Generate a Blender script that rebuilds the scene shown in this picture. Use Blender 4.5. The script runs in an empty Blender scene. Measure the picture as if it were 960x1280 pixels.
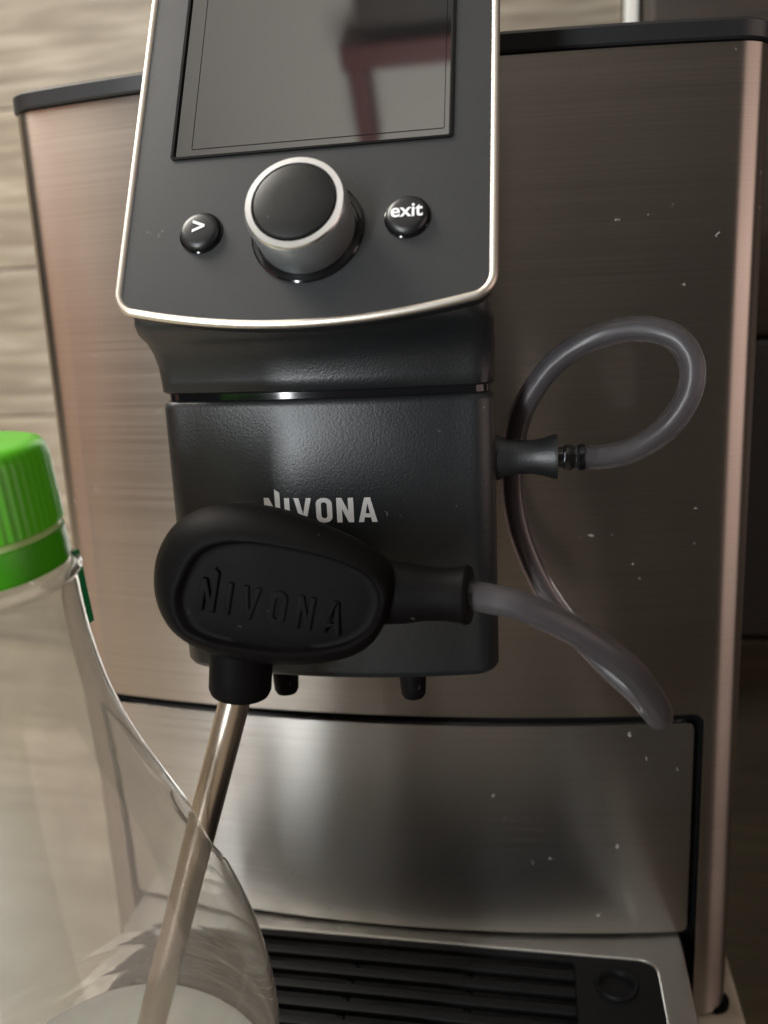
import bpy, bmesh, math, random
from mathutils import Vector, Matrix
import numpy as np

scene = bpy.context.scene
R = math.radians

# ------------------------------------------------------------------ camera
CAM = Vector((.055, -.2857, .2595)); PITCH, YAW, ROLL, FPX = .2199, .1857, -.046, 1062.0
_f = Vector((-math.sin(YAW)*math.cos(PITCH), math.cos(YAW)*math.cos(PITCH), -math.sin(PITCH)))
_r = _f.cross(Vector((0, 0, 1))).normalized(); _u = _r.cross(_f)
_r2 = _r*math.cos(ROLL) + _u*math.sin(ROLL); _u2 = -_r*math.sin(ROLL) + _u*math.cos(ROLL)
cd = bpy.data.cameras.new('camera'); cam = bpy.data.objects.new('camera', cd); scene.collection.objects.link(cam)
cam.matrix_world = Matrix(((_r2.x, _u2.x, -_f.x, CAM.x), (_r2.y, _u2.y, -_f.y, CAM.y), (_r2.z, _u2.z, -_f.z, CAM.z), (0, 0, 0, 1)))
cd.sensor_fit = 'VERTICAL'; cd.sensor_height = 36; cd.lens = 36*FPX/1280; cd.clip_start = .005; cd.clip_end = 50
cd.dof.use_dof = True; cd.dof.focus_distance = .225; cd.dof.aperture_fstop = 10
scene.camera = cam

def at(px, py, Y):
    """world point in the plane y = Y that the photograph shows at pixel (px, py)"""
    d = _f + _r2*(px-480)/FPX - _u2*(py-640)/FPX
    return CAM + d*((Y-CAM.y)/d.y)

# ------------------------------------------------------------------ world, lamps, exposure
w = bpy.data.worlds.new('World'); scene.world = w; w.use_nodes = True
w.node_tree.nodes['Background'].inputs[0].default_value = (.50, .46, .42, 1)
w.node_tree.nodes['Background'].inputs[1].default_value = .065
scene.view_settings.view_transform = 'Standard'; scene.view_settings.look = 'None'
scene.view_settings.exposure = 0; scene.view_settings.gamma = 1
try: scene.view_settings.use_curve_mapping = False
except Exception: pass

def area(name, loc, target, sx, sy, power, col, spread=180):
    l = bpy.data.lights.new(name, 'AREA'); l.shape = 'RECTANGLE'; l.size = sx; l.size_y = sy; l.energy = power; l.color = col
    l.spread = R(spread)
    o = bpy.data.objects.new(name, l); scene.collection.objects.link(o); o.location = loc
    o.rotation_euler = (Vector(target)-Vector(loc)).to_track_quat('-Z', 'Y').to_euler(); return o
def polar(az, el, d):   # az 0 = straight out of the machine's front, negative = left
    a, e = R(az), R(el)
    return Vector((math.sin(a)*math.cos(e)*d, -math.cos(a)*math.cos(e)*d, .2 + math.sin(e)*d))
area('window_light', polar(-23, 3, 1.6), (0, 0, .2), .12, 1.3, 27, (.93, .97, 1))
area('warm_fill_light', polar(-60, 12, 1.8), (0, 0, .2), .8, 1.2, 1.7, (1, .50, .30))  # added lamp, stands in for warm wood reflected in the left steel
area('ceiling_light', polar(-92, 52, 1.4), (0, 0, .2), .6, .6, 15, (1, .95, .88))
area('right_fill_light', polar(72, 6, 1.5), (0, 0, .2), 1.2, 1.0, 5.5, (1, .76, .68))  # no source here; put in to brighten the panel's rounded right corner
area('wall_fill_light', (-.75, .03, 1.2), (-.35, .36, .2), .5, .5, 8, (1, .93, .82))  # added fill that lifts the wall boards, not a fixture on the wall
area('ceiling_fill_light', (-.1, -.9, 1.0), (-.1, -.8, 2.0), .6, .6, 16, (1, .96, .90))  # added fill aimed upward so the display mirrors a bright ceiling

# ------------------------------------------------------------------ materials
def mat(name, col, rough=.5, metal=0, **kw):
    m = bpy.data.materials.new(name); m.use_nodes = True
    b = m.node_tree.nodes['Principled BSDF']
    b.inputs['Base Color'].default_value = (*col, 1); b.inputs['Roughness'].default_value = rough; b.inputs['Metallic'].default_value = metal
    for k, v in kw.items(): b.inputs[k.replace('_', ' ')].default_value = v
    return m
def N(m, t, **kw):
    n = m.node_tree.nodes.new(t)
    for k, v in kw.items(): setattr(n, k, v)
    return n
def L(m, a, b): m.node_tree.links.new(a, b)
def bsdf(m): return m.node_tree.nodes['Principled BSDF']
def noise(m, scale, vec=(1, 1, 1), detail=3, coord='Object', rot=(0, 0, 0)):
    tc = N(m, 'ShaderNodeTexCoord'); mp = N(m, 'ShaderNodeMapping'); mp.inputs['Scale'].default_value = vec; mp.inputs['Rotation'].default_value = rot
    n = N(m, 'ShaderNodeTexNoise'); n.inputs['Scale'].default_value = scale; n.inputs['Detail'].default_value = detail
    L(m, tc.outputs[coord], mp.inputs[0]); L(m, mp.outputs[0], n.inputs['Vector']); return n
def ramp(m, src, pts):
    r = N(m, 'ShaderNodeValToRGB'); cr = r.color_ramp
    while len(cr.elements) < len(pts): cr.elements.new(.5)
    for e, (p, c) in zip(cr.elements, pts):
        e.position = p; e.color = (*c, 1) if len(c) == 3 else c
    L(m, src, r.inputs[0]); return r
def g(v): return (v, v, v)
def mrange(m, src, a, b, c, d):
    n = N(m, 'ShaderNodeMapRange'); L(m, src, n.inputs[0])
    for i, v in zip((1, 2, 3, 4), (a, b, c, d)): n.inputs[i].default_value = v
    return n.outputs[0]
def bump(m, src, strength, dist=.001, prev=None):
    b = N(m, 'ShaderNodeBump'); b.inputs['Strength'].default_value = strength; b.inputs['Distance'].default_value = dist
    L(m, src, b.inputs['Height'])
    if prev: L(m, prev.outputs[0], b.inputs['Normal'])
    L(m, b.outputs[0], bsdf(m).inputs['Normal']); return b
def specks(m, scale, thr, seed=0.):
    """sparse little dots of dried water and dust"""
    tc = N(m, 'ShaderNodeTexCoord'); mp = N(m, 'ShaderNodeMapping'); mp.inputs['Location'].default_value = (seed, seed*.7, seed*.3)
    v = N(m, 'ShaderNodeTexVoronoi'); v.inputs['Scale'].default_value = scale
    wn = N(m, 'ShaderNodeTexNoise'); wn.inputs['Scale'].default_value = scale*3; wn.inputs['Detail'].default_value = 1
    ws = N(m, 'ShaderNodeVectorMath', operation='SCALE'); ws.inputs[3].default_value = .9/scale; wa = N(m, 'ShaderNodeVectorMath', operation='ADD')
    L(m, tc.outputs['Object'], mp.inputs[0]); L(m, mp.outputs[0], wn.inputs['Vector']); L(m, wn.outputs['Color'], ws.inputs[0]); L(m, mp.outputs[0], wa.inputs[0]); L(m, ws.outputs[0], wa.inputs[1]); L(m, wa.outputs[0], v.inputs['Vector'])
    sep = N(m, 'ShaderNodeSeparateColor'); L(m, v.outputs['Color'], sep.inputs[0])
    sz = mrange(m, sep.outputs[0], .72, 1, 0, thr)
    lt = N(m, 'ShaderNodeMath', operation='LESS_THAN'); L(m, v.outputs['Distance'], lt.inputs[0]); L(m, sz, lt.inputs[1])
    big = noise(m, 22, detail=1); gate = mrange(m, big.outputs[0], .53, .57, 0, 1)
    mu = N(m, 'ShaderNodeMath', operation='MULTIPLY'); L(m, lt.outputs[0], mu.inputs[0]); L(m, gate, mu.inputs[1]); return mu.outputs[0]

def steel(name, col, rough=.34, aniso=.92, dots=True):
    m = mat(name, col, rough, 1); b = bsdf(m)
    b.inputs['Anisotropic'].default_value = aniso
    t = N(m, 'ShaderNodeCombineXYZ'); t.inputs[2].default_value = 1; L(m, t.outputs[0], b.inputs['Tangent'])
    n1 = noise(m, 60, (.12, .12, 34), 4); n2 = noise(m, 9, (1, 1, .8), 3)
    add = N(m, 'ShaderNodeMath', operation='ADD'); L(m, mrange(m, n1.outputs[0], .3, .7, -.022, .022), add.inputs[0])
    L(m, mrange(m, n2.outputs[0], .3, .7, rough-.05, rough+.06), add.inputs[1]); L(m, add.outputs[0], b.inputs['Roughness'])
    lo = tuple(c*.90 for c in col); r = ramp(m, n1.outputs[0], [(.35, lo), (.65, col)])
    if dots:
        s = specks(m, 300, .19); mx = N(m, 'ShaderNodeMix', data_type='RGBA'); L(m, s, mx.inputs[0]); L(m, r.outputs[0], mx.inputs[6]); mx.inputs[7].default_value = (.34, .31, .28, 1)
        L(m, mx.outputs[2], b.inputs['Base Color'])
        mm = N(m, 'ShaderNodeMapRange'); L(m, s, mm.inputs[0]); mm.inputs[3].default_value = 1; mm.inputs[4].default_value = .1; L(m, mm.outputs[0], b.inputs['Metallic'])
    else: L(m, r.outputs[0], b.inputs['Base Color'])
    bump(m, n1.outputs[0], .05, .0003); return m

def plastic(name, col, rough, grain=.12, scale=2600, dots=True, spec=.5):
    m = mat(name, col, rough); b = bsdf(m); b.inputs['Specular IOR Level'].default_value = spec
    n = noise(m, scale, detail=2); bump(m, n.outputs[0], grain, .0002)
    n2 = noise(m, 40, detail=3); L(m, mrange(m, n2.outputs[0], .3, .7, rough-.04, rough+.05), b.inputs['Roughness'])
    if dots:
        s = specks(m, 260, .13, 3.1); mx = N(m, 'ShaderNodeMix', data_type='RGBA'); L(m, s, mx.inputs[0])
        mx.inputs[6].default_value = (*col, 1); mx.inputs[7].default_value = (.09, .09, .085, 1); L(m, mx.outputs[2], b.inputs['Base Color'])
    return m

M = {}
M['steel'] = steel('brushed_steel', (.47, .42, .375))
M['steel_door'] = steel('brushed_steel_door', (.58, .56, .54), .31)
M['trim_steel'] = steel('tray_steel', (.62, .60, .55), .35, .3)
M['rim'] = mat('satin_champagne_rim', (.72, .67, .60), .40, 1)
M['housing'] = plastic('black_housing', (.012, .013, .014), .38)
M['block'] = plastic('charcoal_block', (.0085, .010, .011), .40, .35, 1500, spec=.55)
M['plate'] = plastic('soft_black_plate', (.022, .0232, .0245), .50, .15, spec=.4)
M['gloss'] = mat('gloss_black', (.006, .006, .007), .10)
M['gap'] = mat('gap_black', (.002, .002, .002), .7, 0, Specular_IOR_Level=.1)
M['rubber'] = plastic('matt_black_rubber', (.0035, .003, .003), .55, .25, 1800, spec=.06)
M['gloss_plastic'] = mat('button_black', (.008, .008, .009), .36)
M['print'] = mat('white_print', (.72, .73, .72), .5)
M['exitprint'] = mat('button_print', (.8, .8, .8), .45)
M['knob_cap'] = plastic('knob_cap_black', (.007, .007, .007), .42, .1, spec=.3)
M['knob_side'] = mat('knob_side_grey', (.30, .32, .33), .42, .7)
M['knob_ring'] = mat('knob_ring_silver', (.72, .73, .74), .30, 1)
M['grille'] = plastic('grille_black', (.004, .004, .004), .55, .1, spec=.2)
M['straw'] = mat('straw_steel', (.52, .45, .38), .27, 1)
sc = mat('display_glass', (.012, .012, .012), .035); bsdf(sc).inputs['IOR'].default_value = 2.1; M['screen'] = sc
M['lcd'] = mat('display_mask', (.03, .03, .03), .05, 0, IOR=2.0)

def clear(name, col, rough, ior, film=0., filmcol=(.6, .6, .58), thin_abs=None):
    m = mat(name, col, rough); b = bsdf(m); b.inputs['Transmission Weight'].default_value = 1; b.inputs['IOR'].default_value = ior
    if film:
        nt = m.node_tree; out = nt.nodes['Material Output']
        d = N(m, 'ShaderNodeBsdfPrincipled'); d.inputs['Base Color'].default_value = (*filmcol, 1); d.inputs['Roughness'].default_value = .5
        n = noise(m, 18, detail=5); mx = N(m, 'ShaderNodeMixShader')
        L(m, mrange(m, n.outputs[0], .35, .7, film*.35, film), mx.inputs[0]); L(m, b.outputs[0], mx.inputs[1]); L(m, d.outputs[0], mx.inputs[2])
        L(m, mx.outputs[0], out.inputs['Surface'])
    return m
M['pet'] = clear('clear_pet', (.97, .97, .95), .03, 1.35, .30, (.52, .50, .44))
_n = noise(M['pet'], 26, (1, 1, .5), 2); bump(M['pet'], _n.outputs[0], .5, .002)
M['hose'] = clear('smoky_hose', (.72, .68, .72), .22, 1.30, .62, (.085, .078, .082))
M['barb'] = clear('smoky_barb', (.16, .18, .20), .06, 1.45)
M['bore'] = clear('hose_bore', (.55, .52, .55), .25, 1.0, .5, (.06, .05, .055))
M['cap'] = mat('green_cap', (.085, .47, .006), .32, 0, Subsurface_Weight=.15); bsdf(M['cap']).inputs['Subsurface Radius'].default_value = (.002, .006, .001)
M['band'] = mat('green_band', (.05, .33, .004), .35)
M['bandline'] = mat('pale_band_line', (.42, .62, .22), .4)
M['strap'] = mat('dark_green_tab', (.01, .20, .06), .4)
M['milk'] = mat('milk', (.80, .77, .70), .25, 0, Subsurface_Weight=.2)

def wood(name, a, b_, c):
    m = mat(name, a, .5)
    n1 = noise(m, 11, (1.0, 1, 11), 8); n2 = noise(m, 1.6, (1, 1, 5), 3)
    r = ramp(m, n1.outputs[0], [(.30, c), (.48, a), (.66, b_)])
    oi = N(m, 'ShaderNodeObjectInfo'); mx = N(m, 'ShaderNodeMix', data_type='RGBA', blend_type='MULTIPLY')
    rr = ramp(m, oi.outputs['Random'], [(0, (.76, .76, .76)), (1, (1, .98, .95))]); mx.inputs[0].default_value = 1
    L(m, r.outputs[0], mx.inputs[6]); L(m, rr.outputs[0], mx.inputs[7])
    mx2 = N(m, 'ShaderNodeMix', data_type='RGBA', blend_type='MULTIPLY'); mx2.inputs[0].default_value = .8
    r2 = ramp(m, n2.outputs[0], [(.35, (.72, .70, .68)), (.6, (1, 1, 1))]); L(m, mx.outputs[2], mx2.inputs[6]); L(m, r2.outputs[0], mx2.inputs[7])
    L(m, mx2.outputs[2], bsdf(m).inputs['Base Color']); bump(m, n1.outputs[0], .15, .001); return m
M['plank'] = wood('pale_oak_board', (.34, .29, .215), (.47, .41, .32), (.235, .19, .14))
M['cabinet'] = wood('dark_brown_veneer', (.035, .022, .013), (.05, .032, .018), (.022, .014, .008))
M['olive'] = wood('dark_olive_veneer', (.045, .032, .012), (.06, .042, .016), (.03, .02, .008))
M['greydoor'] = mat('dark_grey_panel', (.05, .045, .042), .35)
M['white'] = mat('white_trim', (.75, .74, .70), .5)
M['ceiling'] = mat('ceiling_paint', (.75, .74, .70), .8)
M['red_bar'] = mat('dark_red_bar', (.12, .010, .008), .5)
M['stone'] = mat('counter_stone', (.36, .33, .27), .4)
_n = noise(M['stone'], 7, (1, 9, 1), 6); _r_ = ramp(M['stone'], _n.outputs[0], [(.32, (.26, .22, .16)), (.5, (.37, .32, .25)), (.68, (.46, .41, .33))]); L(M['stone'], _r_.outputs[0], bsdf(M['stone']).inputs['Base Color'])
M['floor'] = wood('floor_brown', (.05, .035, .015), (.07, .05, .02), (.035, .025, .01))

# ------------------------------------------------------------------ builders
ORG = {}
def empty(name, loc, label, cat, group=None):
    o = bpy.data.objects.new(name, None); scene.collection.objects.link(o); o.location = loc; o.empty_display_size = .01
    o['label'] = label; o['category'] = cat
    if group: o['group'] = group
    ORG[o.name] = Vector(loc); return o
def build(name, verts, faces, m, parent=None, smooth=True, sharp=40, bevel=0, origin=None, mats=None, fmats=None, kind=None, label=None):
    """one mesh object from world-space vertices; its origin goes to the middle of its box"""
    vs = [Vector(v) for v in verts]
    lo = Vector([min(v[i] for v in vs) for i in range(3)]); hi = Vector([max(v[i] for v in vs) for i in range(3)])
    c = Vector(origin) if origin is not None else (lo+hi)/2
    me = bpy.data.meshes.new(name); me.from_pydata([v-c for v in vs], [], faces); me.update()
    bm = bmesh.new(); bm.from_mesh(me); bmesh.ops.remove_doubles(bm, verts=bm.verts, dist=1e-7); bmesh.ops.recalc_face_normals(bm, faces=bm.faces)
    if bevel:
        es = [e for e in bm.edges if len(e.link_faces) == 2 and e.calc_face_angle(0) > R(35)]
        bmesh.ops.bevel(bm, geom=es, offset=bevel, segments=3, profile=.6, affect='EDGES', clamp_overlap=True)
    bm.to_mesh(me); bm.free()
    return link(name, me, c, m, parent, smooth, sharp, mats, kind, label)
def link(name, me, c, m, parent=None, smooth=True, sharp=40, mats=None, kind=None, label=None):
    o = bpy.data.objects.new(name, me); scene.collection.objects.link(o)
    if m is not None:
        me.materials.clear(); me.materials.append(m)
    if smooth:
        for p in me.polygons: p.use_smooth = True
        me.set_sharp_from_angle(angle=R(sharp))
    ORG[o.name] = Vector(c)
    if parent: o.parent = parent; o.location = Vector(c)-ORG[parent.name]
    else: o.location = c
    if kind: o['kind'] = kind
    if label: o['label'] = label
    return o
def again(o, offset, parent=None):
    c = o.copy(); scene.collection.objects.link(c); c.parent = o.parent if parent is None else parent
    ORG[c.name] = ORG[o.name]+Vector(offset); c.location = ORG[c.name]-(ORG[c.parent.name] if c.parent else Vector()); return c
def loft(rings, cap0=True, cap1=True, close=True):
    v, f = [], []; n = len(rings[0])
    for r_ in rings: v += [tuple(p) for p in r_]
    for i in range(len(rings)-1):
        for j in range(n if close else n-1):
            a, b = i*n+j, i*n+(j+1) % n; f.append((a, b, b+n, a+n))
    if cap0: f.append(tuple(range(n))[::-1])
    if cap1: f.append(tuple(range((len(rings)-1)*n, len(rings)*n)))
    return v, f
def boxvf(x0, x1, y0, y1, z0, z1):
    return loft([[(x0, y0, z), (x1, y0, z), (x1, y1, z), (x0, y1, z)] for z in (z0, z1)])
def box(name, b, m, parent=None, bevel=.0008, **kw):
    v, f = boxvf(*b); return build(name, v, f, m, parent, bevel=bevel, **kw)
def frame_of(d):
    d = d.normalized(); a = Vector((0, 0, 1)) if abs(d.z) < .9 else Vector((0, 1, 0)); u_ = d.cross(a).normalized(); return u_, u_.cross(d).normalized()
def lathe(o, axis, prof, n=48):
    """prof: (radius, height along axis)"""
    a = Vector(axis).normalized(); u_, v_ = frame_of(a); o = Vector(o)
    return loft([[o+a*h+(u_*math.cos(2*math.pi*k/n)+v_*math.sin(2*math.pi*k/n))*max(r_, 1e-5) for k in range(n)] for r_, h in prof])
def spline(pts, per=10):
    P = [Vector(p) for p in pts]; P = [P[0]*2-P[1]]+P+[P[-1]*2-P[-2]]; out = []
    for i in range(1, len(P)-2):
        for k in range(per):
            t = k/per; a, b, c, d = P[i-1:i+3]
            out.append(.5*((2*b)+(-a+c)*t+(2*a-5*b+4*c-d)*t*t+(-a+3*b-3*c+d)*t**3))
    out.append(P[-2]); return out
def sweep(path, rad, n=20):
    rings = []; u_ = None
    for i, p in enumerate(path):
        t = (path[min(i+1, len(path)-1)]-path[max(i-1, 0)]).normalized()
        if u_ is None: u_, _ = frame_of(t)
        u_ = (u_-t*u_.dot(t)).normalized(); v_ = t.cross(u_); r_ = rad(i/(len(path)-1)) if callable(rad) else rad
        rings.append([p+(u_*math.cos(2*math.pi*k/n)+v_*math.sin(2*math.pi*k/n))*r_ for k in range(n)])
    return rings
def rrect(x0, x1, y0, y1, r_, n=8):
    o = []
    for cx, cy, a0 in ((x1-r_, y0+r_, -90), (x1-r_, y1-r_, 0), (x0+r_, y1-r_, 90), (x0+r_, y0+r_, 180)):
        for k in range(n+1):
            a = R(a0+90*k/n); o.append((cx+r_*math.cos(a), cy+r_*math.sin(a)))
    return o
def offset(poly, d):
    n = len(poly); o = []
    for i in range(n):
        a, b, c = (Vector(poly[(i-1) % n]), Vector(poly[i]), Vector(poly[(i+1) % n])); t = (c-a).normalized(); o.append((b.x-t.y*d, b.y+t.x*d))   # + = inward for ccw
    return o
def fill(loops, thick, T, name, m, parent=None, bevel=0, **kw):
    """flat shape with holes, filled and extruded to thick behind its face, placed by T((u, v, w))"""
    cu = bpy.data.curves.new('tmp', 'CURVE'); cu.dimensions = '2D'; cu.fill_mode = 'BOTH'; cu.extrude = thick/2
    for lp in loops:
        s = cu.splines.new('POLY'); s.points.add(len(lp)-1); s.use_cyclic_u = True
        for p, q in zip(s.points, lp): p.co = (q[0], q[1], 0, 1)
    o = bpy.data.objects.new('tmp', cu); scene.collection.objects.link(o)
    dg = bpy.context.evaluated_depsgraph_get(); me = bpy.data.meshes.new_from_object(o.evaluated_get(dg))
    vs = [T((v.co.x, v.co.y, v.co.z-thick/2)) for v in me.vertices]; fs = [tuple(p.vertices) for p in me.polygons]
    bpy.data.objects.remove(o); bpy.data.curves.remove(cu); bpy.data.meshes.remove(me)
    return build(name, vs, fs, m, parent, bevel=bevel, sharp=kw.pop('sharp', 30), **kw)
def boolean(v, f, cutters, op='DIFFERENCE'):
    def mk(v, f):
        me = bpy.data.meshes.new('t'); me.from_pydata([tuple(p) for p in v], [], f); bm = bmesh.new(); bm.from_mesh(me)
        bmesh.ops.remove_doubles(bm, verts=bm.verts, dist=1e-7); bmesh.ops.recalc_face_normals(bm, faces=bm.faces); bm.to_mesh(me); bm.free()
        o = bpy.data.objects.new('t', me); scene.collection.objects.link(o); return o
    a = mk(v, f); cs = []
    for cv, cf in cutters:
        c = mk(cv, cf); cs.append(c); md = a.modifiers.new('b', 'BOOLEAN'); md.operation = op; md.object = c; md.solver = 'EXACT'
    dg = bpy.context.evaluated_depsgraph_get(); dg.update(); me = bpy.data.meshes.new_from_object(a.evaluated_get(dg))
    rv = [v.co.copy() for v in me.vertices]; rf = [tuple(p.vertices) for p in me.polygons]
    for o in cs+[a]: bpy.data.objects.remove(o)
    return rv, rf

LET = {'N': (.58, [[(0, 0), (.18, 0), (.18, .56), (.40, 0), (.58, 0), (.58, 1), (.40, 1), (.40, .44), (.18, 1), (0, 1)]]),
       'n': (.58, [[(0, 0), (.18, 0), (.18, .56), (.40, 0), (.58, 0), (.58, 1.22), (.40, 1.36), (.40, .44), (.18, 1), (0, 1)]]),
       'I': (.18, [[(0, 0), (.18, 0), (.18, 1), (0, 1)]]),
       'V': (.62, [[(.22, 0), (.40, 0), (.62, 1), (.44, 1), (.31, .32), (.18, 1), (0, 1)]]),
       'O': (.56, [rrect(0, .56, 0, 1, .24, 6), rrect(.175, .385, .17, .83, .10, 5)]),
       'A': (.64, [[(0, 0), (.18, 0), (.215, .19), (.425, .19), (.46, 0), (.64, 0), (.42, 1), (.22, 1)], [(.245, .35), (.395, .35), (.32, .76)]])}
def word(s, h, gap=.12):
    x = 0; loops = []
    for ch in s:
        wd, ls = LET[ch]
        loops.append([[((x+p[0])*h, p[1]*h) for p in lp] for lp in ls]); x += wd+gap
    return loops, (x-gap)*h
def font_mesh(s, size, bold):
    cu = bpy.data.curves.new('t', 'FONT'); cu.body = s; cu.size = size; cu.offset = bold; cu.extrude = .00008; cu.align_x = 'CENTER'; cu.align_y = 'CENTER'
    o = bpy.data.objects.new('t', cu); scene.collection.objects.link(o); dg = bpy.context.evaluated_depsgraph_get()
    me = bpy.data.meshes.new_from_object(o.evaluated_get(dg)); v = [x.co.copy() for x in me.vertices]; f = [tuple(p.vertices) for p in me.polygons]
    bpy.data.objects.remove(o); return v, f

# ------------------------------------------------------------------ setting
WY = .36; TX0 = at(781, 15, WY).x; TX1 = at(797, 15, WY).x
wall = box('wall', (-1.3, .30, WY+.012, WY+.06, -.05, 1.2), M['stone'], kind='structure', bevel=0)
PH = .118; rng = random.Random(5); first = None
for i in range(9):
    z0 = -.04+i*PH; x = -1.28+rng.random()*.3
    while x < .29:
        xe = min(x+.62, TX0-.001)
        if xe-x > .03:
            v, f = boxvf(x+.0006, xe-.0006, WY, WY+.0118, z0+.0006, z0+PH-.0006); build('plank', v, f, M['plank'], wall, bevel=.0012)
        x += .62
        if x > TX0-.01: break
box('wall_trim', (TX0, TX1, WY-.004, WY+.0118, -.04, 1.1), M['white'], wall, bevel=.001)
box('countertop', (-1.25, .1300, -.45, WY-.002, -.04, 0), M['stone'], kind='structure', bevel=.004)
box('floor', (-2.5, 2.5, -2.5, 2.5, -.93, -.90), M['floor'], kind='structure', bevel=0)
box('ceiling', (-2.5, 2.5, -2.5, 2.5, 2.0, 2.03), M['ceiling'], kind='structure', bevel=0)
# unseen bars added overhead only to shape the dark reflections in the display
red_bar = box('reflection_bar', (-.34, .45, -.66, -.61, 1.90, 1.998), M['red_bar'], kind='structure', bevel=.004)
box('reflection_bar', (-.335, -.295, -.84, -.661, 1.93, 1.998), M['red_bar'], kind='structure', bevel=.004)
box('reflection_bar', (-.30, .45, -.599, -.20, 1.94, 1.998), M['cabinet'], kind='structure', bevel=.004)

cab = empty('tall_cabinet', (.5, WY-.03, -.9), 'tall dark brown cabinet standing to the right behind the machine', 'cabinet')
box('carcass', (TX1+.003, 1.1, WY-.02, WY+.4, -.9, 1.2), M['cabinet'], cab)
box('door', (TX1+.0045, .66, WY-.04, WY-.0205, .24, .60), M['cabinet'], cab, bevel=.002)
box('door', (TX1+.0045, .66, WY-.04, WY-.0205, .03, .236), M['greydoor'], cab, bevel=.002, label='dark grey door panel')
box('door', (TX1+.0045, .66, WY-.04, WY-.0205, -.86, .026), M['olive'], cab, bevel=.002, label='dark olive brown lower door')
box('door', (TX1+.0045, .66, WY-.04, WY-.0205, .604, 1.15), M['cabinet'], cab, bevel=.002)

# ------------------------------------------------------------------ coffee machine
HW, SAG, H = .1238, .0128, .334
mach = empty('coffee_machine', (0, .15, 0), 'brushed steel and black automatic coffee machine with tilted display head', 'coffee machine')
def front_y(x): return -SAG*(1-(x/HW)**2)
def profile(grow=0., r_=.0135, n=40):
    """plan of the bowed front, rounded into the sides; left to right"""
    xi = HW-r_
    for _ in range(20): xi = HW-r_+r_*math.sin(math.atan(2*SAG*xi/HW**2))
    a = math.atan(2*SAG*xi/HW**2); cx, cy = xi-r_*math.sin(a), front_y(xi)+r_*math.cos(a)
    right = []
    for k in range(11):
        t = a+(math.pi/2-a)*k/10; right.append((cx+(r_+grow)*math.sin(t), cy-(r_+grow)*math.cos(t)))
    mid = [(-xi+2*xi*k/n) for k in range(n+1)]
    arc = []
    for x in mid[1:-1]:
        s = math.atan(2*SAG*x/HW**2); arc.append((x+grow*math.sin(s), front_y(x)-grow*math.cos(s)))
    return [(-x, y) for x, y in right[::-1]]+arc+right
DX, DZ0, DZ1 = .1070, .0375, .1200     # front door
pf = profile(); bk = profile(-.0025)
ring = pf+[(pf[-1][0], .016)]+[(bk[-1][0], .016)]+bk[::-1]+[(bk[0][0], .016)]+[(pf[0][0], .016)]
v, f = loft([[(x, y, z) for x, y in ring] for z in (.0015, H)])
cutp = rrect(-DX-.0032, DX+.0032, -.02, DZ1+.0036, .0038)
cv, cf = loft([[(x, y, z) for x, z in cutp] for y in (-.05, .0135)])
v, f = boolean(v, f, [(cv, cf)])
build('front_panel', v, f, M['steel'], mach, bevel=.0007, sharp=25)
# door, same bow, a hair behind the panel's face
dp = profile(-.0004); dk = profile(-.0035)
ring = dp+dk[::-1]
v, f = loft([[(x, y, z) for x, y in ring] for z in (.02, .16)])
cutp = rrect(-DX, DX, DZ0, DZ1, .0025)
cv, cf = loft([[(x, y, z) for x, z in cutp] for y in (-.05, .02)])
v, f = boolean(v, f, [(cv, cf)], 'INTERSECT')
build('front_door', v, f, M['steel_door'], mach, bevel=.0011, sharp=25)
# black inner housing seen in the gaps, sides and top
hp = profile(-.0045); hs = [(x, y) for x, y in hp]
v, f = loft([[(x, y, z) for x, y in hs+[(.1185, .34), (-.1185, .34)]] for z in (.004, .332)]); build('inner_housing', v, f, M['gap'], mach)
for s in (-1, 1):
    xa, xb = sorted((s*.1205, s*.1250)); box('side_panel', (xa, xb, .0165, .34, .001, .3335), M['housing'], mach)
tp = profile(.0008, r_=.0135)
lid = [[(x*1.0, y, z) for x, y in tp+[(.1246, .342), (-.1246, .342)]] for z in (.3346, .3352, .3395, .3406)]
def shrink(ring, d, cx=0, cy=.16): return [(cx+(x-cx)*(1-d/.12), cy+(y-cy)*(1-d/.17), z) for x, y, z in ring]
v, f = loft([shrink(lid[0], .0006), lid[1], lid[2], shrink(lid[3], .0012), shrink([(x, y, .3411) for x, y, z in lid[0]], .004)])
build('top_rim', v, f, M['housing'], mach)
for sx in (-1, 1):
    v, f = lathe((sx*.100, .01, 0), (0, 0, 1), [(.008, 0), (.0085, .0008), (.0085, .0035)], 24); ft = build('foot', v, f, M['rubber'], mach) if sx < 0 else again(ft, (.2, 0, 0))
v, f = lathe((0.1190, .006, 0), (0, 0, 1), [(.0055, 0), (.006, .0006), (.006, .0024)], 24); build('foot_pad', v, f, M['gap'], mach)

# ---- drip tray
TZ = .036
def plan(T): return lambda p: (p[0], p[1], T+p[2])
n_ = 30; back = [(-.1045+.209*k/n_) for k in range(n_+1)]
outer = [(x, front_y(x)+.004) for x in back][::-1]+[(-.1045, -.185), (-.095, -.195), (.095, -.195), (.1045, -.185)]
gx0, gx1, gy0, gy1 = -.0945, .0945, -.182, -.0175
inner = rrect(gx0, gx1, gy0, gy1, .006)
tray = empty('drip_tray', (0, 0, 0), '', '')
del tray['label'], tray['category']; tray.parent = mach; tray.location = -ORG[mach.name]
fill([outer, inner], .022, plan(TZ), 'tray_trim', M['trim_steel'], tray, bevel=.0008, smooth=False)
v, f = loft([[(x*.99, y*.985, z) for x, y in outer] for z in (.003, .0135)]); build('tray_pan', v, f, M['housing'], tray)
slot = rrect(-.0885, .0665, -.176, -.0205, .002); dc = (.0800, -.0300)
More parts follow.
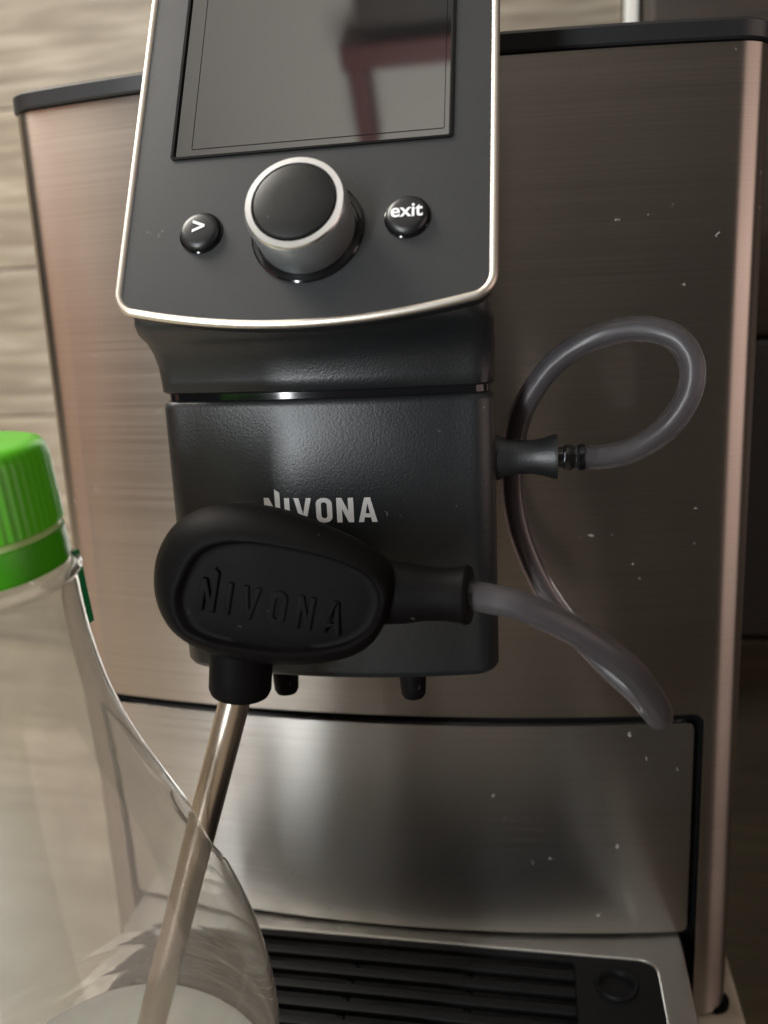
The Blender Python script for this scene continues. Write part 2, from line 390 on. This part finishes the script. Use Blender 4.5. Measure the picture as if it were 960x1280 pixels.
drain = [(dc[0]+.0072*math.cos(2*math.pi*k/32), dc[1]+.0072*math.sin(2*math.pi*k/32)) for k in range(32)]
g_out = rrect(gx0+.0003, gx1-.0003, gy0+.0003, gy1-.0003, .0057)
fill([g_out, slot, drain], .0022, plan(TZ-.0006), 'grille_frame', M['grille'], tray, bevel=.0004, smooth=False)
y = -.0265; b0 = None
while y > -.174:
    if b0 is None: b0 = box('grille_bar', (-.0884, .0664, y-.0019, y+.0019, TZ-.0035, TZ-.0008), M['grille'], tray, bevel=.0006); y00 = y
    else: again(b0, (0, y-y00, 0))
    y -= .0078
for x in (-.058, -.012, .030): box('grille_rib', (x-.0013, x+.0013, -.1755, -.0207, TZ-.006, TZ-.0036), M['grille'], tray, bevel=.0004)
v, f = lathe((dc[0], dc[1], TZ-.004), (0, 0, 1), [(.0048, -.002), (.0070, -.002), (.0070, .0038), (.0067, .0045), (.0060, .0043), (.0056, .0028)], 32); build('drain_collar', v, f, M['grille'], tray)
v, f = lathe((dc[0], dc[1], TZ-.004), (0, 0, 1), [(.0042, -.002), (.0042, .0012), (.0036, .0018), (0, .0018)], 6); build('float_indicator', v, f, M['gap'], tray, sharp=20)

# ---- spout head, neck and block
CX = -.0012; SX = -.0035
def section(hf, yf, sag, r_, hb, yb, z, n=14):
    pts = []
    a = math.atan(2*sag/hf)*.85; yc = yf+sag*((hf-r_)/hf)**2
    arc = [(-(hf-r_)+2*(hf-r_)*k/n, ) for k in range(n+1)]
    cx, cy = hf-r_, yc+r_
    rt = [(cx+r_*math.sin(t), cy-r_*math.cos(t)) for t in [math.pi/2*k/8 for k in range(9)]]
    left = [(-x, y) for x, y in rt[::-1]]
    mid = [(x[0], yf+sag*(x[0]/hf)**2) for x in arc[1:-1]]
    pts = left+mid+rt+[(hb, yb), (-hb, yb)]
    return [(x+SX, y, z) for x, y in pts]
BF = -.0665
rings = [section(.0468-d, BF+d, .006, .0065, .0385, -.008, z) for z, d in ((.1605, .0026), (.1608, .0016), (.1616, .0007), (.1632, 0), (.2382, 0), (.2398, .0003), (.2405, .0012))]
for k, r_ in enumerate(rings[:3]):   # block narrows a touch at the foot
    rings[k] = [(SX+(x-SX)*.995, y, z) for x, y, z in r_]
v, f = loft(rings); block = build('spout_block', v, f, M['block'], mach, sharp=50)
v, f = loft([section(.0455, BF+.0016, .006, .006, .038, -.008, z) for z in (.239, .2445)]); build('seam_band', v, f, M['gloss'], mach)
TILT = R(27); P0 = at(390, 408, -.088); NRM = Vector((0, -math.cos(TILT), math.sin(TILT))); UP = Vector((0, math.sin(TILT), math.cos(TILT)))
def PT(p): return Vector((CX+p[0], P0.y, P0.z))+UP*p[1]+NRM*p[2]    # (u, v, height above the plate's plane)
def ply(z): return P0.y+(z-P0.z)*math.tan(TILT)
secs = []
for z, dy, hf in ((.2423, .0012, .0459), (.2430, 0, .0468), (.2460, -.0002, .0469), (.2500, -.0010, .0470), (.2535, -.0028, .0472), (.2565, -.0060, .0472), (.2590, -.0102, .0476)):
    secs.append(section(hf, BF+dy, .006, .0065, .0385, -.008, z))
for z in (.2615, .265, .27, .28, .30, .32, .335):
    k = min(1, (z-.259)/.012); yf = ply(z)+.0060 if z > .268 else (BF-.0102)*(1-k)+(ply(.271)+.006)*k - .001*(1-k)
    secs.append(section(.0470, yf, .003, .0065, .0385, .03, z))
for z in (.345, .352, .3565): secs.append(section(.0460 if z < .35 else .044, ply(z)+.006, .003, .0065, .040, .03, z))
v, f = loft(secs); build('head_housing', v, f, M['block'], mach, sharp=60)

def plate_outline(hw=.0470, vb=6.2e-3, bow=.0062, r_=.0065, vt=.112, n=26):
    o = []
    # bottom edge left to right, bowed
    def vy(x): return bow*(x/hw)**2
    s = math.atan(2*bow/hw); xe = hw-r_*(1-math.sin(s)*.9)
    yb = vy(xe)
    cyc = yb+r_*math.cos(s); cxc = hw-r_
    for k in range(9):
        t = -math.pi/2+s+(math.pi/2-s)*k/8; o.append((cxc+r_*math.cos(t), cyc+r_*math.sin(t)))
    top = [(hw, vt-r_)]+[(hw-r_+r_*math.cos(math.pi/2*k/8), vt-r_+r_*math.sin(math.pi/2*k/8)) for k in range(1, 9)]
    right = o+top; x0 = o[0][0]
    left = [(-x, y) for x, y in right[::-1]]
    mid = [(-x0+2*x0*k/n) for k in range(1, n)]
    return right+left+[(x, vy(x)) for x in mid]
po = plate_outline()
# back shell of the display: from the rim back to the housing
def at_h(poly, h): return [PT((p[0], p[1], h)) for p in poly]
v, f = loft([at_h(offset(po, .0030), -.0075), at_h(offset(po, .0012), -.0050), at_h(offset(po, .0004), -.0022), at_h(offset(po, .0004), -.0010)]); build('display_shell', v, f, M['housing'], mach, sharp=50)
ringsr = []
for k in range(12):
    t = 2*math.pi*k/12; ringsr.append(at_h(offset(po, .0009+.00105*math.cos(t)), .0000+.0011*math.sin(t)))
v, f = loft(ringsr+[ringsr[0]], False, False); build('display_rim', v, f, M['rim'], mach, sharp=70)
SU, S0, S1 = .0362, .0478, .1020
scr_o = rrect(-SU, SU, S0, S1, .0008, 3)
fill([offset(po, .0014), scr_o], .0016, lambda p: PT((p[0], p[1], p[2]+.0005)), 'display_plate', M['plate'], mach, bevel=.00025, smooth=False)
v, f = loft([at_h(rrect(-SU, SU, S0, S1, .0008, 3), .0009), at_h(rrect(-SU+.0007, SU-.0007, S0+.0007, S1-.0007, .0006, 3), .0009),
             at_h(rrect(-SU+.0012, SU-.0012, S0+.0012, S1-.0012, .0005, 3), .0001)], False, False)
fr = build('display_frame', v, f, M['gap'], mach, sharp=25)
v, f = loft([at_h(rrect(-SU+.0002, SU-.0002, S0+.0002, S1-.0002, .0005, 3), h) for h in (-.0008, .0002)]); scr = build('display_screen', v, f, M['screen'], mach, sharp=25)

lo_ = rrect(-SU+.0052, SU-.0022, S0+.0030, S1-.003, .0004, 3)
v, f = loft([at_h(lo_, .00022), at_h(lo_, .00030), at_h(offset(lo_, .00014), .00030), at_h(offset(lo_, .00014), .00022)], False, False); build('active_area_border', v, f, M['gap'], scr, smooth=False)
# ---- knob
KC = PT((.0014, .0250, .0005))
v, f = lathe(KC, NRM, [(.0126, .0001), (.0136, .0001), (.0140, .0004), (.0136, .0007), (.0126, .0006), (.0124, .0002)], 64); kn = build('control_knob', v, f, M['gloss'], mach)
v, f = lathe(KC, NRM, [(.0112, -.0005), (.0120, .0010), (.0123, .0100), (.0120, .0112)], 64); build('knob_side', v, f, M['knob_side'], kn)
v, f = lathe(KC, NRM, [(.0120, .0110), (.0119, .0116), (.0116, .0120), (.0102, .0121), (.0099, .0117), (.0098, .0110)], 64); build('knob_ring', v, f, M['knob_ring'], kn)
v, f = lathe(KC, NRM, [(.0098, .0108), (.0097, .0119), (.0094, .0124), (.0080, .0128), (.0045, .0131), (0, .0132)], 64); build('knob_cap', v, f, M['knob_cap'], kn)
# ---- buttons
def button(u_, v__, text, size):
    c = PT((u_, v__, .0004))
    v, f = lathe(c, NRM, [(.0056, .0001), (.0056, .0004), (.0053, .0006), (.0051, .0004)], 40); b_ = build('button', v, f, M['gloss'], mach)
    v, f = lathe(c, NRM, [(.0051, -.0002), (.0051, .0009), (.0049, .0014), (.0045, .0018), (.0036, .00205), (.0020, .00215), (0, .0022)], 40); build('button_dome', v, f, M['gloss_plastic'], b_)
    fv, ff = font_mesh(text, size, size*.018)
    X = Vector((1, 0, 0))
    vv = []
    for p in fv:
        r2 = math.hypot(p.x, p.y+.0004); q = (p.x, p.y+.0005)
        hh = .00226
        vv.append(c+X*q[0]+UP*q[1]+NRM*(hh+p.z*.5))
    build('button_mark', vv, ff, M['exitprint'], b_, smooth=False)
button(-.0258, .0262, '>', .0062); button(.0258, .0268, 'exit', .0050)

# ---- word on the block
loops, wd = word('nIVONA', .0068, .16)
x0 = at(330, 640, BF).x; x1 = at(471, 640, BF).x; zb = at(400, 653, BF).z; k = (x1-x0)/wd
logo = empty('logo', (x0, BF, zb), '', ''); del logo['label'], logo['category']; logo.parent = block; logo.location = Vector((x0, BF, zb))-ORG[block.name]
for lp in loops:
    def T(p):
        x = x0+p[0]*k; return (x, BF+.006*((x-SX)/.0468)**2-.00012-p[2], zb+p[1])
    fill(lp, .0004, T, 'letter', M['print'], logo)

# ---- coffee outlets
c = at(355, 850, -.058); v, f = lathe((c.x, -.056, .1515), (0, 0, 1), [(.0020, 0), (.0030, .0001), (.0036, .0012), (.0038, .004), (.0040, .0095)], 28); nz = build('coffee_outlet', v, f, M['rubber'], mach)
c2 = at(515, 850, -.058); again(nz, (c2.x-c.x, 0, 0))

# ---- milk connector on the right of the block
cA = at(622, 572, -.050); cB = at(697, 572, -.050); ax = Vector((1, 0, 0)); ln = cB.x-cA.x
v, f = lathe(Vector((.0405, -.050, cA.z)), ax, [(.0065, 0), (.0062, .0035), (.0050, .006), (.0047, .009), (.0047, .0125), (.0052, .0155), (.0062, cB.x-.0405-.001), (.0062, cB.x-.0405), (.0040, cB.x-.0405)], 36)
build('milk_connector', v, f, M['block'], mach)

# ------------------------------------------------------------------ milk hose
hose = empty('milk_hose', at(740, 620, -.04), 'smoky translucent milk hose looping from the black side connector to the oval adapter', 'hose')
HR = .0034
px = [(578, 742, -.104), (610, 748, -.104), (650, 757, -.104), (700, 779, -.101), (745, 806, -.096), (785, 835, -.088), (812, 868, -.078), (824, 890, -.067), (824, 897, -.057), (814, 888, -.046), (795, 866, -.040), (758, 832, -.036), (715, 785, -.034), (680, 735, -.033), (655, 680, -.033), (643, 630, -.033), (641, 580, -.034), (646, 535, -.035), (662, 495, -.037), (695, 452, -.040), (740, 424, -.043), (795, 411, -.045), (840, 420, -.047), (864, 450, -.049), (862, 490, -.050), (838, 530, -.050), (800, 558, -.050), (762, 570, -.050), (722, 572, -.050)]
path = spline([at(*p) for p in px], 8)
rings = sweep(path, HR, 24); inn = sweep(path, .0019, 24)
v, f = loft(rings+inn[::-1]+[rings[0]], False, False); build('tube', v, f, M['hose'], hose, sharp=80)
e = at(697, 572, -.050); e2 = at(750, 571, -.050)
v, f = lathe(e, (e2-e), [(.0030, -.003), (.0030, .0015), (.0036, .002), (.0036, .0035), (.0031, .0042), (.0031, .0052), (.0037, .0058), (.0037, .0072), (.0020, .0088), (.0018, .0110)], 30); build('tube_barb', v, f, M['barb'], hose)

# ------------------------------------------------------------------ oval hose adapter with its steel pipe
ad = empty('suction_pipe_adapter', at(298, 870, -.103), 'black oval rubber adapter with raised lettering and steel suction pipe reaching into the bottle', 'milk adapter')
outl = [(193, 715), (200, 683), (220, 652), (255, 633), (300, 629), (350, 638), (400, 656), (445, 676), (480, 697), (497, 715), (497, 745), (486, 775), (468, 803), (440, 820), (395, 829), (345, 830), (290, 823), (245, 808), (212, 782), (196, 750)]
ins = [(220, 757), (222, 735), (240, 697), (265, 680), (305, 675), (345, 680), (395, 690), (435, 703), (465, 720), (478, 742), (478, 762), (468, 785), (450, 800), (425, 810), (390, 815), (345, 815), (300, 809), (260, 800), (235, 788), (225, 773)]
def closed(pts, Y, per=4):
    P = [at(a, b, Y) for a, b in pts]; n = len(P); o = []
    for i in range(n):
        a, b, c, d = P[(i-1) % n], P[i], P[(i+1) % n], P[(i+2) % n]
        for k in range(per):
            t = k/per; o.append(.5*((2*b)+(-a+c)*t+(2*a-5*b+4*c-d)*t*t+(-a+3*b-3*c+d)*t**3))
    return o
OUT = closed(outl, -.105); INN = closed(ins, -.112)
co = sum(OUT, Vector())/len(OUT); ci = sum(INN, Vector())/len(INN)
def sc_(ring, c, s, Y): return [Vector((c.x+(p.x-c.x)*s, Y, c.z+(p.z-c.z)*s)) for p in ring]
def mixr(a, b, t, Y): return [Vector((p.x*(1-t)+q.x*t, Y, p.z*(1-t)+q.z*t)) for p, q in zip(a, b)]
sh = Vector((-.0036, 0, -.0026))
def sb(sc2, Y, k): return [p+sh*k for p in sc_(OUT, co, sc2, Y)]
rg = [sb(.70, -.0835, 1.1), sb(.85, -.0845, 1), sb(.92, -.089, .8), sb(.965, -.096, .45), sb(.99, -.1025, .12),
      sc_(OUT, co, .985, -.1062), mixr(OUT, INN, .35, -.1098), mixr(OUT, INN, .65, -.1118), mixr(OUT, INN, .88, -.1128), sc_(INN, ci, 1.0, -.1129), sc_(INN, ci, .975, -.1124),
      sc_(INN, ci, .955, -.1116), sc_(INN, ci, .93, -.1113), sc_(INN, ci, .85, -.1116), sc_(INN, ci, .6, -.1120), sc_(INN, ci, .3, -.1122), sc_(INN, ci, .05, -.1123)]
v, f = loft(rg); shell = build('adapter_body', v, f, M['rubber'], ad, sharp=60)
# raised letters, running down to the right
loops, wd = word('nIVONA', 1, .34)
a0 = at(247, 762, -.112); a1 = at(425, 795, -.112); dr = (a1-a0); Lw = dr.length; dr.normalize(); upv = Vector((-dr.z, 0, dr.x)); hh = .0080
rl = empty('raised_lettering', a0, '', ''); del rl['label'], rl['category']; rl.parent = shell; rl.location = a0-ORG[shell.name]
for lp in loops:
    def T2(p):
        q = a0+dr*(p[0]*Lw/wd)+upv*(p[1]*hh*1.0)+dr*(p[1]*.0006); return (q.x, -.1127-p[2], q.z)
    fill(lp, .0012, T2, 'raised_letter', M['rubber'], rl, bevel=.00025)
s0 = at(303, 800, -.100); s1 = at(300, 866, -.100)
v, f = lathe(s1, s0-s1, [(.0062, 0), (.0072, .0003), (.0077, .0015), (.0077, .006), (.0080, .014)], 36); build('adapter_stem', v, f, M['rubber'], ad)
h0 = at(478, 740, -.102); h1 = at(588, 744, -.104)
v, f = lathe(h0, h1-h0, [(.0075, 0), (.0070, .006), (.0062, .010), (.0060, .0150), (.0064, .0185), (.0068, (h1-h0).length-.0008), (.0064, (h1-h0).length), (.0036, (h1-h0).length)], 36); build('hose_socket', v, f, M['rubber'], ad)
t0 = at(298, 858, -.100); t1 = at(176, 1330, -.106); t1 = t0+(t1-t0)*((t0.z-.045)/(t0.z-t1.z))
dd = t1-t0
v, f = lathe(t0, dd, [(.0030, 0), (.0039, .0001), (.0039, dd.length), (.0033, dd.length), (.0033, .001)], 36); build('steel_pipe', v, f, M['straw'], ad)

# ------------------------------------------------------------------ milk bottle
BX, BY, BZ = -.0624, -.130, TZ
bot = empty('milk_bottle', (BX, BY, BZ), 'clear plastic milk bottle with bright green screw cap in front of the machine', 'bottle')
NB = 72
PIV = Vector((BX, BY, .213)); TB = Matrix.Rotation(R(-2), 4, 'Y') @ Matrix.Rotation(R(5), 4, 'X')
def tb(p): return PIV + (TB @ (Vector(p)-PIV))
def tbs(vf): return [tb(p) for p in vf[0]], vf[1]
def bring(r_, z, sq=0., rib=0):
    o = []
    for k in range(NB):
        a = 2*math.pi*k/NB; rr = r_*(1+sq*(math.cos(4*(a-R(20)))*.5-.10)); o.append(Vector((BX+rr*math.cos(a), BY+rr*math.sin(a), z)))
    return o
prof = [(.036, BZ+.0050, 0), (.0415, BZ+.0075, .02), (.0430, BZ+.014, .05), (.0440, .055, .05), (.0442, .0600, .05), (.0430, .0625, .05), (.0450, .066, .05), (.0450, .0685, .05), (.0432, .0715, .05), (.0454, .075, .05), (.0456, .085, .06), (.0443, .100, .07),
        (.0412, .115, .08), (.0367, .130, .10), (.0313, .145, .12), (.0263, .158, .12), (.0225, .170, .10), (.0202, .181, .07), (.0192, .192, .03), (.0190, .200, .01), (.0191, .2065, 0), (.0192, .2082, 0), (.0206, .2092, 0), (.0206, .2105, 0), (.0180, .2112, 0), (.0172, .213, 0), (.0172, .226, 0)]
# refine the profile smoothly
pp = []
for i in range(len(prof)-1):
    for k in range(3):
        t = k/3; pp.append(tuple(a*(1-t)+b*t for a, b in zip(prof[i], prof[i+1])))
pp.append(prof[-1])
def zspl(P):
    o = []
    for i in range(1, len(P)-1): o.append(tuple((P[i-1][j]+2*P[i][j]+P[i+1][j])/4 if j != 1 else P[i][1] for j in range(3)))
    return [P[0]]+o+[P[-1]]
pp = zspl(zspl(pp))
rings = [bring(*p) for p in pp]
inner_r = [[Vector((BX+(p.x-BX)*(1-.0008/max(q[0], .01)), BY+(p.y-BY)*(1-.0008/max(q[0], .01)), p.z+(.0006 if i == 0 else 0))) for p in bring(*q)] for i, q in enumerate(pp)]
base = [[Vector((BX, BY, rr[0].z))+(p-Vector((BX, BY, rr[0].z)))*.02 for p in rr] for rr in (rings[0], inner_r[0])]
v, f = loft([base[0]]+rings+inner_r[::-1]+[base[1]])
# opening cut in the shoulder where the steel pipe goes in
TI = TB.inverted(); pz = [p[1] for p in pp]; pr = [p[0] for p in pp]
loc_ = [PIV + (TI @ (t0+(t1-t0)*s_/200-PIV)) for s_ in range(201)]
HOLE = min(loc_, key=lambda q: abs(math.hypot(q.x-BX, q.y-BY)-float(np.interp(q.z, pz, pr)))+(1 if q.z < .12 else 0))
hx = Vector((HOLE.x-BX, HOLE.y-BY, .012)).normalized()
hc, hf_ = lathe(HOLE-hx*.012, hx, [(.0095+.0006*math.sin(k*1.7), k*.004) for k in range(7)], 40)
hc = [Vector((p[0], p[1], HOLE.z+(p[2]-HOLE.z)*1.5)) for p in hc]
v, f = boolean(v, f, [(hc, hf_)])
shell_o = build('bottle_shell', [tb(p) for p in v], f, M['pet'], bot, sharp=60)
# green cap with ribs, safety band under it
def ribbed(r_, z, amp, n=240, teeth=60):
    return [Vector((BX+(r_+amp*(.5+.5*math.cos(teeth*2*math.pi*k/n)))*math.cos(2*math.pi*k/n), BY+(r_+amp*(.5+.5*math.cos(teeth*2*math.pi*k/n)))*math.sin(2*math.pi*k/n), z)) for k in range(n)]
v, f = tbs(loft([ribbed(.0181, .2205, 0), ribbed(.0187, .2210, .00022), ribbed(.0185, .2345, .00022), ribbed(.0182, .2366, .0001), ribbed(.0174, .2379, 0), ribbed(.0152, .2386, 0), ribbed(.004, .2387, 0)])); cp = build('screw_cap', v, f, M['cap'], bot, sharp=50)
v, f = tbs(lathe((BX, BY, .2192), (0, 0, 1), [(.0176, 0), (.0181, 0), (.0181, .0014), (.0176, .0014)], 72)); build('pale_ring', v, f, M['bandline'], bot)
v, f = tbs(lathe((BX, BY, .2118), (0, 0, 1), [(.0176, 0), (.0186, .0002), (.0188, .0012), (.0186, .0071), (.0178, .0074)], 72)); build('safety_band', v, f, M['band'], bot)

tabp = [tb((BX+.0192*math.cos(R(a)), BY+.0192*math.sin(R(a)), z)) for a, z in ((38, .2115), (38, .206), (38, .199), (37, .194))]
build('tear_tab', *loft([[q+Vector((dx, dy*.4, 0)) for dx, dy in ((0, -.003), (.0008, -.003), (.0008, .003), (0, .003))] for q in spline(tabp, 4)]), M['strap'], bot, bevel=.0003)
mc = tb((BX, BY, .060)); BXm, BYm = mc.x, mc.y
BX, BY = BXm, BYm; milk = bring(.0440, .060, .04)
v, f = loft([[Vector((BX+(p.x-BX)*s, BY+(p.y-BY)*s, z)) for p in milk] for s, z in ((.70, BZ+.0115), (.80, BZ+.0125), (.90, BZ+.017), (.955, .0580), (.975, .0590), (.955, .0582), (.5, .0581), (.01, .0581))])
mk = build('milk', v, f, M['milk'], None, sharp=60); mk['label'] = 'white milk left in the bottom of the clear bottle'; mk['category'] = 'milk'
